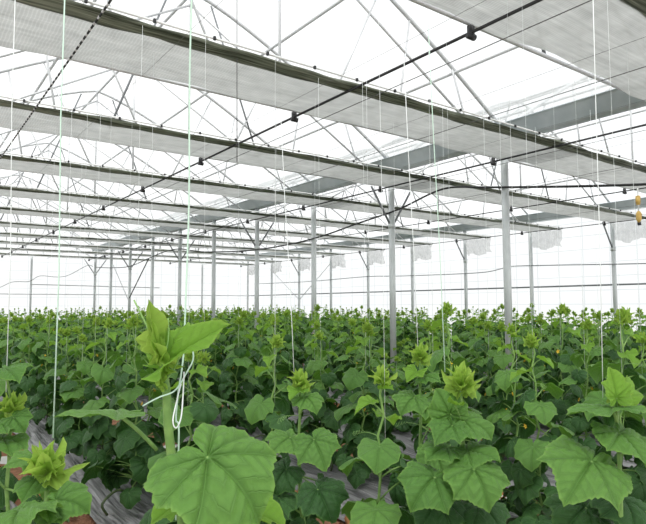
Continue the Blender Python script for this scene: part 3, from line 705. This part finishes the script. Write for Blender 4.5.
# --- the rows behind: every plant is copied with its parts
def make_proto(kind, seed):
    h = 1.36; P, nodes, L, fl, rr = plan_plant(seed, h)
    t = empty('cucumber_plant', (0, 0, 0)); t['category'] = 'cucumber plant'; t['group'] = 'cucumber plants'
    mb = MB(); stem_geo(mb, P, L, n=7 if kind == 'B' else 5, petn=5 if kind == 'B' else 4); mb.obj('stem', [M['stem'], M['stem_dark']], t)
    if kind == 'B':
        for (p, q, yd, nr, size, age, v) in L: link('leaf', MESH['m', age, v], t, leaf_mat4(q, yd, nr, size))
    else:
        mb = MB(); ages = ['old', 'mid', 'young']
        for (p, q, yd, nr, size, age, v) in L:
            g_ = GL[age][v]; mb.add(apply(leaf_mat4(q, yd, nr, size), g_[0]), g_[1], ages.index(age), g_[2], g_[3])
        mb.obj('foliage', [M['leaf_old'], M['leaf_mid'], M['leaf_young']], t)
    mb = MB(); tip_geo(mb, P[-1], rr, GL if kind == 'C' else GM, 1.0); mb.obj('growing_tip', M['leaf_bud'], t)
    for p, a in fl[:2 if kind == 'C' else 3]:
        mb = MB(); flower_geo(mb, p, a, .016); mb.obj('flower', [M['petal'], M['stem']], t)
    if kind == 'B':
        for i in (4, 6): mb = MB(); tendril_geo(mb, nodes[-i], rr); mb.obj('tendril', M['tendril'], t)
    return t
def copy_tree(o, parent=None):
    c = o.copy(); col.objects.link(c)
    if parent: c.parent = parent; c.matrix_parent_inverse = o.matrix_parent_inverse
    for ch in CH[o]: copy_tree(ch, c)
    return c
spots = []
rr = np.random.RandomState(11)
for i, x in enumerate(ROWS):
    y = max(.9, .40*x) if i else 2.4
    n = 0
    while y < 26.9:
        xx = x+(.13 if n % 2 else -.13)+rr.uniform(-.04, .04)-(.16 if i == 1 and y > 3 else 0); yy = y+rr.uniform(-.05, .05); n += 1; y += .40 if i < 2 else .37
        px, py, d = px_of((xx, yy, 1.2))
        if d < .4 or px < -60 or px > 646+60*max(1, 4/d): continue
        if any((xx-a)**2+(yy-b)**2 < .26**2 for a, b in HERO_XY): continue
        if i == 0 and d < 2.6: continue
        if min((xx-XA)**2+(yy-(Y0+S*k))**2 for k in range(10)) < .15**2: continue
        hgt = 1.0+rr.uniform(-.09, .06)+(.07 if rr.rand() < .15 else 0)
        # the plants in front of the second middle post are shorter
        if abs(px-392) < 14+30/d and 3 < d < 10.7: hgt *= .66 if d > 5 else .80
        elif i == 1 and d < 4: hgt *= .93
        spots.append((d, i, xx, yy, hgt, n))
spots.sort()
NB, NI = 84, 293
used = set(); protosB = [make_proto('B', 500+s) for s in range(7)]; protosC = [make_proto('C', 700+s) for s in range(8)]
CH = {}
for o in list(bpy.data.objects): CH[o] = []
for o in list(bpy.data.objects):
    if o.parent: CH[o.parent].append(o)
order = {}
for s in sorted(spots[:NI], key=lambda s: (s[1], s[3])): order.setdefault(s[1], []).append(s)
rank = {id(s): (r, k) for r, L_ in order.items() for k, s in enumerate(L_)}
for j, s in enumerate(spots[:NI]):
    d, i, x, y, hgt, n = s; protos = protosB if j < NB else protosC; pr_ = protos[(j*5+i) % len(protos)]
    if pr_ in used: o = copy_tree(pr_)
    else: o = pr_; used.add(pr_)
    o.location = (x, y, .02); o.rotation_euler = (0, 0, rr.rand()*6.28); q = rr.uniform(.92, 1.08) if j < NB else rr.uniform(.95, 1.1); o.scale = (q, q, hgt)
    look = 'short' if hgt < .85 else ('tall' if hgt > 1.03 else 'leafy')
    o['label'] = f'{look} cucumber plant, {ordw(rank[id(s)][1])} from the near end of the {ROWN[i]} row from the left'
    # a twine for the plants near enough to show one
    if j < 46:
        tp = 1.36*hgt-.1
        r_t = .0008 if d < 4 else .0010
        twine((x, y, tp-.25), (x+rr.uniform(-.02, .02), y, ZC-.10), 'twine_white', f'thin pale twine above the {ordw(rank[id(s)][1])} plant of the {ROWN[i]} row from the left', r_t)
# the far rows, too many and too small to tell apart
mb = MB(); ages = ['old', 'mid', 'young', 'bud']; plans = [plan_plant(900+s, 1.36) for s in range(8)]
for j, (d, i, x, y, hgt, n) in enumerate(spots[NI:]):
    P, nodes, L, fl, _ = plans[j % 8]; T = Matrix.Translation((x, y, .02)) @ Matrix.Rotation(rr.rand()*6.28, 4, 'Z') @ Matrix.Diagonal((1.1, 1.1, hgt, 1))
    mb.tube(apply(T, np.array(P[4:])), .007, 3, 4, cap=False)
    for (p, q, yd, nr, size, age, v) in L:
        g_ = GX[age][v]; mb.add(apply(T @ leaf_mat4(q, yd, nr, size*1.08), g_[0]), g_[1], ages.index(age), g_[2], g_[3])
    for e in range(6):
        g_ = GX['bud'][e % 3]; a = e*2.4; mb.add(apply(T @ leaf_mat4(P[-1], (math.cos(a)*.5, math.sin(a)*.5, .8), (-math.cos(a), -math.sin(a), .4), .045), g_[0]), g_[1], 3, g_[2], g_[3])
o = mb.obj('distant_cucumber_plants', [M['leaf_old'], M['leaf_mid'], M['leaf_young'], M['leaf_bud'], M['stem']])
tag(o, 'dense far rows of cucumber plants merging into a green carpet before the end wall', 'cucumber plants', kind='stuff')

# crop wires that carry the twines
for i, x in enumerate(ROWS[1:7]):
    rail('crop_wire', [(x, -1, ZC-.10), (x, YEND, ZC-.10)], .0018, M['wire'], f'hair-thin crop wire strung above the {ROWN[i+1]} planting row from the left', 'wire', 'crop wires over the rows', 4)
# twines of the two plants at the left and of the crowns in the centre
def px_twine(p0, d0, p1, d1, mat, label, r=.0019):
    a, b = at(*p0, d0), at(*p1, d1); twine(a, b, mat, label, r)
px_twine((53, 438), 1.66, (66, -40), 1.75, 'twine_green', 'pale green twine falling to the small plant in the bottom left corner', .0021)
px_twine((6, 392), 1.95, (16, -30), 2.0, 'twine_white', 'pale twine at the left picture edge above the spiky crown', .0015)
px_twine((445, 372), 2.2, (428, 20), 2.35, 'twine_green', 'pale twine leading to the bushy crown right of centre', .0018)
px_twine((603, 398), 1.75, (592, -40), 1.8, 'twine_white', 'pale twine leading to the star-shaped top at the right', .0013)
px_twine((294, 372), 2.78, (281, 120), 2.9, 'twine_white', 'pale twine leading to the crown left of centre', .0018)
px_twine((418, 350), 2.8, (404, 60), 2.9, 'twine_white', 'pale twine above the narrow pointed crown at the centre', .0018)
rail('hanging_wire', [tuple(at(237, -60, 5.1)), tuple(at(237, 162, 5.0))], .004, M['wire'], 'grey wire hanging straight down through the screens left of centre', 'wire', n=5)

# ------------------------------------------------------------------ withered leaves on the soil strips
def dry_mesh(seed):
    V, F, uv, rho = leaf_geo(24, 4, seed, droop=1.6, side=-.9, fold=.5, wave=.25, quilt=.05); return MB().add(V, F).mesh('withered_leaf', M['dry'])
DM = [dry_mesh(s) for s in range(4)]; rr = np.random.RandomState(5); cnt = {}
for n in range(150):
    i = rr.randint(1, 8) if n > 14 else 0; x = ROWS[i]+.725*(1 if i != 0 else .9)+rr.uniform(-.2, .2); y = x*rr.uniform(.45, 2.2)+rr.uniform(.5, 1.5)+(3 if i == 0 else 0)
    o = link('withered_leaf', DM[n % 4]); o.location = (x, y, .05+rr.uniform(0, .05)); o.rotation_euler = (rr.uniform(-.5, .5), rr.uniform(-.5, .5), rr.rand()*6.28); o.scale = [rr.uniform(.05, .09)]*3
    tag(o, f'curled brown withered leaf on the soil strip right of the {ROWN[i]} planting row', 'leaf', f'withered leaves beside the {ROWN[i]} row')

# ------------------------------------------------------------------ light: a bright overcast sky through the film
w = bpy.data.worlds.new('overcast'); sc.world = w; w.use_nodes = True; nt = w.node_tree; bg = nt.nodes['Background']
tc = nt.nodes.new('ShaderNodeTexCoord'); nz = nt.nodes.new('ShaderNodeTexNoise'); nz.inputs['Scale'].default_value = 1.6; nz.inputs['Detail'].default_value = 5
rp = nt.nodes.new('ShaderNodeValToRGB'); rp.color_ramp.elements[0].color = (.86, .89, .92, 1); rp.color_ramp.elements[1].color = (1, 1, 1, 1)
rp.color_ramp.elements[0].position = .3; rp.color_ramp.elements[1].position = .6
nt.links.new(tc.outputs['Generated'], nz.inputs[0]); nt.links.new(nz.outputs[0], rp.inputs[0]); nt.links.new(rp.outputs[0], bg.inputs[0]); bg.inputs[1].default_value = 1.08
sd = bpy.data.lights.new('sun', 'SUN'); sd.energy = 2.3; sd.angle = R(24); sd.color = (1, .985, .95); so = bpy.data.objects.new('sun', sd); col.objects.link(so)
so.rotation_euler = (R(28), R(-22), 0); so.location = (0, 0, 12)
